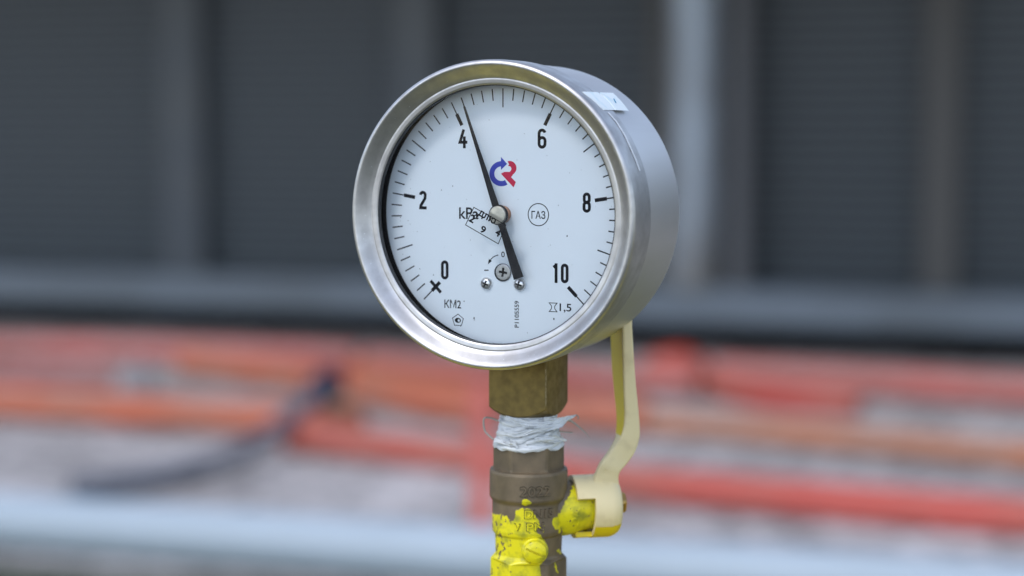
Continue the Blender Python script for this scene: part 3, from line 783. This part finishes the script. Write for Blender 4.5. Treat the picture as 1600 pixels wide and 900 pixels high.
# loose folded strips laid diagonally over the winding
def strip(pts, wd, th=.12 * mm, seed=0):
    """ribbon through (angle deg, photo row, extra radius px) points"""
    path = []
    for a_, py_, ex in pts: path.append(Vector((a_, py_, ex)))
    path = smooth_path(path, 10); mb = MB(); rows_ = []
    for i, q in enumerate(path):
        f = (q.y - 641) / 56; base = 43 + 10.5 * max(0, min(1, f)) ** 1.6 + 3.0
        e = wd * (1 if 0 < i < len(path) - 1 else .3) * (1 + .35 * noise.noise(Vector((i * .35, seed, 0))))
        row = []
        for s_ in (-1, -.5, 0, .5, 1):
            rr = (base + q.z + (.8 if s_ in (0,) else -.6 if abs(s_) == 1 else .3) + .7 * noise.noise(Vector((i * .4, s_ * 2, seed)))) * PX
            t = R(q.x); row.append((rr * math.cos(t), rr * math.sin(t), Zax(q.y + s_ * e) - TZ))
        rows_.append(row)
    mb.grid(rows_, False); return mb
for k, (pts, wd) in enumerate((([(-175, 676, 0), (-150, 673, 1), (-120, 668, 1), (-90, 660, 1.5), (-60, 652, 2), (-30, 650, 1)], 4.5),
                               ([(-140, 688, 0), (-110, 682, 1.5), (-80, 672, 2.2), (-55, 661, 2.5), (-35, 655, 2)], 4),
                               ([(-178, 690, 1), (-140, 692, 1), (-110, 693.5, 1.2), (-80, 693, 1.2), (-50, 690, 1), (-20, 685, 1), (0, 682, 1)], 3.2),
                               ([(-170, 655, 1), (-130, 658, 1), (-100, 656, 1), (-70, 650, 1)], 3),
                               ([(-95, 684, 1), (-70, 678, 2), (-45, 668, 3), (-25, 660, 3), (-10, 655, 2)], 3.2))):
    strip(pts, wd, seed=k * 5.1).build('tape_strip', M['tape'], tape, 60)
def tongue(pts, wds, seed, name='tape_tongue'):
    """torn tapering tongue of tape through (px, py, depth mm), half widths in px, with lengthwise creases"""
    path = smooth_path([tp(x, y, d * mm) for x, y, d in pts], 7); n_ = len(path); rows_ = []
    for i, c in enumerate(path):
        t = (path[min(i + 1, n_ - 1)] - path[max(i - 1, 0)]).normalized(); up_ = t.cross(Vector((0, -1, 0))).normalized()
        if up_.z < 0: up_ = -up_
        f = i / (n_ - 1) * (len(wds) - 1); k = min(int(f), len(wds) - 2); w_ = wds[k] + (wds[k + 1] - wds[k]) * (f - k); row = []
        for j in range(13):
            u = j / 6 - 1
            jag = 1 + .35 * noise.noise(Vector((i * .7, u * 3, seed)))
            cr = noise.noise(Vector((i * .12, u * 3.2, seed + 4))) * 1.1 + noise.noise(Vector((i * .3, u * 7, seed))) * .5
            row.append(c + up_ * (u * w_ * PX * jag) + Vector((0, -1, 0)) * cr * mm * min(1, w_ / 5))
        rows_.append(row)
    back = [[p + Vector((0, .12 * mm, 0)) for p in row][::-1] for row in rows_]
    MB().grid([a_ + b_ for a_, b_ in zip(rows_, back)]).build(name, M['tape'], tape, 50)
tongue([(838, 672, -11.5), (858, 667, -10.5), (874, 660, -8.5), (888, 653.5, -5.5), (900, 648.5, -3)], [6, 8, 7.5, 4, .4], 1.3)
tongue([(835, 687, -12.3), (856, 686, -11.2), (872, 686.5, -8.5), (886, 688.5, -5.5)], [3, 5, 5.5, .5], 4.1)
tongue([(850, 655, -11), (864, 655, -9.5), (876, 655, -8)], [3, 4, 1], 7.7)
tongue([(772, 687, -7), (784, 691, -9), (797, 697, -10.5)], [2.6, 3.2, .5], 9.1)
tongue([(796, 690, -11.4), (804, 694, -11.9), (810, 700.5, -12.2)], [5, 3.4, .4], 12.1)
tongue([(790, 652, -9), (812, 660, -11.2), (838, 664, -11.8), (862, 660, -10)], [3, 5, 5, 2], 15.1)
tongue([(782, 676, -9), (806, 679, -11.6), (832, 672, -12.2), (856, 662, -11)], [2, 4.5, 5, 3], 18.1)
# frayed fibres
fb = MB()
fb.tube(smooth_path([tp(778, 657.5, -3 * mm), tp(768, 653.5, -3 * mm), tp(759, 652.5, -4 * mm), tp(755.5, 657, -4 * mm), tp(757, 672, -4 * mm), tp(763, 680, -5 * mm), tp(771, 687, -6 * mm)], 8), .40 * mm, 8, .8)
fb.build('fibre_loop', M['twine'], tape, 60)
fb = MB()
fb.tube(smooth_path([tp(888, 656, -4 * mm), tp(895, 659, -3 * mm), tp(905, 667, -2 * mm), tp(915, 676, -1 * mm), tp(921, 684, -1 * mm)], 8), [.5 * mm * (1 - .75 * i / 32) for i in range(33)], 8, .9)
fb.tube(smooth_path([tp(894, 650, -3 * mm), tp(900, 648.5, -2 * mm), tp(903.5, 651, -2 * mm), tp(903, 655, -2 * mm)], 8), .3 * mm, 6, .8)
fb.tube(smooth_path([tp(874, 674, -5 * mm), tp(885, 675, -3 * mm), tp(895, 675.6, -3 * mm)], 8), .34 * mm, 6, .8)
fb.build('frayed_end', M['twine'], tape, 60)

# ================================================================== YELLOW GAS PIPE under the valve (reflected in the polished bezel)
gp = empty('gas_pipe', (AX.x, AX.y, PIPE_TOP - .05))
tag(gp, 'yellow painted gas pipe running level just below the ball valve', 'pipe')
MB().tube([(-2.2, -.0, 0), (2.4, .0, 0)], .05, 64).build('pipe_run', M['yellow_pipe'], gp, 40)
for x in (-1.9, 2.1):
    zc_ = PIPE_TOP - .05
    MB().tube([(x, 0, -.045), (x, 0, -zc_)], .03, 24).build('support_post', M['yellow_pipe'], gp, 40)

# ================================================================== THE SETTING
gm = mat('gravel_ground', (.50, .465, .455), .9, 0, .2)
_, mxg, tcg = vary(gm, (.27, .245, .235), 1.3, .35, .7, detail=5)
vo = N(gm, 'ShaderNodeTexVoronoi'); vo.inputs['Scale'].default_value = 16; L(gm, tcg.outputs['Object'], vo.inputs['Vector'])
vm = N(gm, 'ShaderNodeMapRange'); vm.inputs[3].default_value = .55; vm.inputs[4].default_value = 1.5
sx = N(gm, 'ShaderNodeSeparateColor'); L(gm, vo.outputs['Color'], sx.inputs[0]); L(gm, sx.outputs[0], vm.inputs[0])
vv = N(gm, 'ShaderNodeVectorMath', operation='SCALE'); L(gm, mxg.outputs[2], vv.inputs[0]); L(gm, vm.outputs[0], vv.inputs['Scale'])
L(gm, vv.outputs[0], P(gm).inputs['Base Color'])
bpn = N(gm, 'ShaderNodeBump'); bpn.inputs['Strength'].default_value = .8; bpn.inputs['Distance'].default_value = .02
L(gm, vo.outputs['Distance'], bpn.inputs['Height']); L(gm, bpn.outputs[0], P(gm).inputs['Normal'])
g = MB().add([(-150, -150, 0), (150, -150, 0), (150, 150, 0), (-150, 150, 0)], [(0, 1, 2, 3)]).build('ground', gm); tag(g, kind='structure')

# --- louvred equipment building
pL, pR = ground(0, 507), ground(1600, 567)
bd = (pR - pL); blen = bd.length; bd.normalize(); bn = Vector((bd.y, -bd.x, 0))      # bn: towards the camera
bang = math.atan2(bd.y, bd.x)
bld = empty('louvred_building', pL, bang)
tag(bld, 'dark grey louvred equipment building on a blue grey base rail', 'building')
def on_wall(px, py, off=0.0):
    """photo pixel -> local (along, height) on the building front"""
    n_ = bn; q = on_plane(px, py, pL + bn * off, n_) - pL
    return q.dot(bd), q.z
M['wall_dark'] = mat('dark_sheet_metal', (.040, .047, .056), .5, 0, .4); vary(M['wall_dark'], (.043, .047, .053), .7)
M['louvre'] = mat('dark_louvre_slats', (.155, .175, .19), .4, 0, .4)
M['post_blue'] = mat('blue_grey_painted_steel', (.07, .080, .092), .5); vary(M['post_blue'], (.085, .092, .098), 2)
M['post_brown'] = mat('weathered_grey_brown_steel', (.085, .08, .074), .6)
M['rail'] = mat('blue_grey_base_steel', (.16, .19, .225), .5); vary(M['rail'], (.12, .14, .16), 1.5)
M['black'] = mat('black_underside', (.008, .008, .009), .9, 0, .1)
x0b, x1b = -18.0, 22.0; HB = 2.7
zr0 = on_wall(0, 470, .26)[1]; zr1 = on_wall(0, 420, .26)[1]
MB().box(((x0b + x1b) / 2, 1.5 + .12, zr1 + (HB - zr1) / 2), (x1b - x0b, 3.0, HB - zr1)).build('wall', M['wall_dark'], bld)
MB().box(((x0b + x1b) / 2, 1.5 - .13, (zr0 + zr1) / 2), (x1b - x0b, 3.0 + .26, zr1 - zr0)).build('base_rail', M['rail'], bld)
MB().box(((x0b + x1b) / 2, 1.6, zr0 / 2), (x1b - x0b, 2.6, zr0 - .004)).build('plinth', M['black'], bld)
MB().box(((x0b + x1b) / 2, .55, HB + .06), (x1b - x0b + .4, 5.5, .12)).build('shading_roof', M['wall_dark'], bld)  # unseen roof, its deep eave added to shade the upper wall
posts = [(250, 315, 'post_blue'), (614, 682, 'post_blue'), (1012, 1046, 'post_brown'), (1440, 1500, 'post_brown')]
edges = [x0b]
for a_, b_, m_ in posts:
    xa, xb = on_wall(a_, 250, .06)[0], on_wall(b_, 250, .06)[0]; edges += [xa, xb]
    MB().box(((xa + xb) / 2, .03, (zr1 + HB) / 2), (xb - xa, .18, HB - zr1)).build('post', M[m_], bld)
edges.append(x1b)
for i in range(0, len(edges), 2):
    xa, xb = edges[i], edges[i + 1]; mb = MB(); pitch = .062 if i < 4 else .068; z = zr1 + .03
    while z < HB - .05:
        rot = Matrix.Rotation(R(38 if i >= 4 else 30), 3, 'X')
        mb.box(((xa + xb) / 2, .07, z + pitch * .5), (xb - xa, .01, pitch * .62), rot); z += pitch
    mb.build('louvre_panel', M['louvre'], bld)

# pale round duct standing against the wall
M['duct'] = mat('galvanised_duct', (.38, .42, .47), .5, .5); vary(M['duct'], (.20, .19, .18), 1.6, .4, .62, stretch=(1, 1, .5))
xa, za = on_wall(1042, 462, .14); xb = on_wall(1124, 462, .14)[0]
duct = empty('vertical_duct', pL + bd * ((xa + xb) / 2) + bn * .14 + Vector((0, 0, zr1 - .01)))
tag(duct, 'pale galvanised round duct standing upright against the louvred building', 'duct')
rd = (xb - xa) / 2
MB().tube([(0, 0, .0), (0, 0, HB - zr1)], rd, 40).build('duct_pipe', M['duct'], duct, 40)
MB().tube([(0, 0, 1.2), (0, 0, 1.24)], rd * 1.06, 40).build('joint_band', M['duct'], duct, 40)
# thin pipe beside the duct
xc = on_wall(1150, 462, .2)[0]
M['conduit'] = mat('grey_conduit', (.11, .11, .115), .5)
cd = MB().tube([(0, 0, 0), (0, 0, HB - zr1)], .07, 24).build('conduit', M['conduit'], None, 40, loc=pL + bd * xc + bn * .14 + Vector((0, 0, zr1 - .01)))
tag(cd, 'dim grey upright conduit just right of the pale duct', 'conduit')

# --- pipes and hoses lying about
def pipe_mat(name, c1, c2, rough=.42):
    m = mat(name, c1, rough); vary(m, c2, 2.2, .4, .65); return m
ORANGE = pipe_mat('orange_plastic', (.50, .12, .055), (.42, .15, .09))
RED = pipe_mat('red_plastic', (.48, .07, .05), (.42, .12, .085))
PINKRED = pipe_mat('faded_red_plastic', (.48, .12, .10), (.38, .12, .10))
DUSTY = pipe_mat('dusty_orange_plastic', (.50, .17, .075), (.40, .19, .12))
def ground_pipe(name, label, cat, pix, hpx, m, group=None, z=0.0, lift=None, n=20):
    """pix: photo pixels of the pipe's lower edge; hpx: its height in pixels at the first point"""
    p0 = ground(*pix[0], z); r = hpx / 2 * p0.y / F
    pts = [ground(x, y, z) + Vector((0, 0, r + (lift[i] if lift else 0))) for i, (x, y) in enumerate(pix)]
    pts = smooth_path(pts, 8) if len(pts) > 2 else pts
    c = pts[0].copy(); base = Vector((c.x, c.y, z))
    rows = MB().tube([p - base for p in pts], r, n)
    # bore: a pipe has open ends, shown by a socket collar
    o = rows.build(name, m, None, 50, loc=base); tag(o, label, cat, group)
    return o
GRP = 'plastic pipes lying on the gravel'
ground_pipe('ground_pipe', 'long orange pipe on the gravel at the left edge, passing behind the dark hose', 'pipe', [(-260, 637), (0, 655), (420, 682), (560, 692)], 50, ORANGE, GRP)
ground_pipe('ground_pipe', 'thick red pipe nearest the white rail, running behind the valve to the right edge', 'pipe', [(455, 708), (740, 742), (1000, 784), (1600, 840), (1900, 862)], 52, RED, GRP)
ground_pipe('ground_pipe', 'dusty orange pipe crossing the right half behind the cream lever', 'pipe', [(880, 672), (1150, 690), (1600, 735), (1900, 762)], 40, DUSTY, GRP)
ground_pipe('ground_pipe', 'orange pipe at middle left, ending near the gauge rim', 'pipe', [(290, 588), (480, 615), (640, 650), (760, 672)], 44, ORANGE, GRP)
ground_pipe('ground_pipe', 'faded red pipe farthest back on the left', 'pipe', [(-300, 548), (0, 560), (300, 568), (560, 580)], 36, PINKRED, GRP)
ground_pipe('ground_pipe', 'faded red pipe farthest back on the right, near the dark gap', 'pipe', [(1120, 608), (1350, 622), (1600, 640), (1900, 660)], 50, PINKRED, GRP)
ground_pipe('ground_pipe', 'bright red pipe slanting down from the red heap at right', 'pipe', [(1075, 606), (1180, 640), (1340, 655)], 38, RED, GRP)
ground_pipe('ground_pipe', 'orange pipe behind the brass fitting', 'pipe', [(560, 610), (700, 640), (900, 672), (1010, 680)], 50, ORANGE, GRP)
ground_pipe('ground_pipe', 'reddish pipe above the first orange one, just left of the gauge', 'pipe', [(580, 585), (700, 596), (900, 612), (1090, 622)], 40, PINKRED, GRP)
ground_pipe('ground_pipe', 'short dull red pipe in the gap between the two orange pipes at far left', 'pipe', [(-200, 588), (60, 600), (230, 606)], 24, PINKRED, GRP)
# red heap of folded sheeting
def lump(name, label, cat, px, py, wpx, hpx, m, seed, dep=.6):
    c = ground(px, py); k = c.y / F; mb = MB(); rows_ = []
    for i in range(15):
        f = i / 14; row = []
        for j in range(36):
            t = 2 * math.pi * j / 36; q = math.cos(f * math.pi / 2); nn_ = 1 + .3 * noise.noise(Vector((math.cos(t) * 1.3, math.sin(t) * 1.3, f * 2 + seed)))
            row.append((wpx * k / 2 * q * math.cos(t) * nn_, wpx * k / 2 * dep * q * math.sin(t) * nn_, hpx * k * math.sin(f * math.pi / 2) * (1 + .15 * noise.noise(Vector((math.cos(t), math.sin(t), seed))))))
        rows_.append(row)
    o = mb.grid(rows_).build(name, m, None, 60, loc=c); tag(o, label, cat); return o
lump('tarpaulin', 'bright red crumpled tarpaulin heap right of the lever, by the dark gap', 'tarpaulin', 1055, 607, 130, 62, RED, 1.2)
STONE = mat('pale_stone', (.33, .30, .30), .9, 0, .2); vary(STONE, (.22, .2, .2), 6, bump=.5, bscale=20, bdist=.02)
TAN = mat('tan_stone', (.38, .28, .19), .9, 0, .2)
lump('rock', 'pale grey round boulder among the pipes at left', 'rock', 212, 622, 70, 62, STONE, 3.1)
lump('rock', 'tan boulder beside the dark hose end', 'rock', 520, 668, 90, 60, TAN, 5.2)
# red stake
p = ground(752, 842)
RS = mat('coral_red_paint', (.62, .16, .13), .5)
st = MB().box((0, 0, .24), (.066, .03, .48)); st = st.build('marker_stake', RS, None, None, loc=p)
tag(st, 'upright coral red marker stake just left of the yellow painted valve', 'stake')
# dark hose with a coupling
HM = mat('dark_rubber_hose', (.13, .14, .17), .6)
pts = [(30, 775), (150, 768), (260, 755), (370, 722), (430, 690), (470, 662), (496, 645)]
lift = [0, 0, .01, .03, .07, .12, .16]
PP = [ground(x, y) + Vector((0, 0, .045 + l)) for (x, y), l in zip([(110, 782), (170, 777), (260, 766), (370, 742), (430, 720), (470, 704), (496, 698)], lift)]
hose = empty('rubber_hose', (PP[0].x, PP[0].y, 0)); tag(hose, 'dark blue rubber hose rising over the pipes to a coupling', 'hose')
MB().tube([q - hose.location for q in smooth_path(PP, 8)], .036, 16).build('hose_line', HM, hose, 60)
e = PP[-1] - hose.location; d_ = (PP[-1] - PP[-2]).normalized()
MB().tube([e - d_ * .02, e + d_ * .01, e + d_ * .1, e + d_ * .13], [.036, .065, .065, .045], 20).build('coupling', mat('navy_coupling', (.02, .022, .05), .5), hose, 40)
# wide pale pipe in the foreground
WP = mat('pale_blue_white_painted_steel', (.44, .51, .58), .5); vary(WP, (.36, .42, .47), 1.2)
def near_rail():
    zt = .42
    a_, b_ = ground(-500, 778, zt), ground(2300, 985, zt)
    r = .06
    o = empty('guard_rail', (a_.x, a_.y, 0)); tag(o, 'wide pale blue white steel rail crossing low in the foreground', 'rail')
    MB().tube([a_ - o.location, b_ - o.location], r, 40).build('rail_pipe', WP, o, 40)
    for f in (.03, .97):
        q = a_.lerp(b_, f) - o.location; MB().tube([q, Vector((q.x, q.y, 0))], .04, 20).build('rail_leg', WP, o, 40)
near_rail()
# mossy strip of ground under the rail
gs = mat('mossy_soil', (.10, .105, .08), .95, 0, .1); vary(gs, (.06, .07, .045), 3, bump=.6, bscale=30, bdist=.02)
q1, q2 = ground(-900, 812), ground(2300, 1050)
q1, q2 = q1 + (q1 - q2) * 1.5, q2 + (q2 - q1) * 1.5
mb = MB().add([(q1.x, q1.y, .004), (q2.x, q2.y, .004), (q2.x, -6, .004), (q1.x, -6, .004)], [(0, 1, 2, 3)]); s_ = mb.build('soil_path', gs); tag(s_, kind='structure')
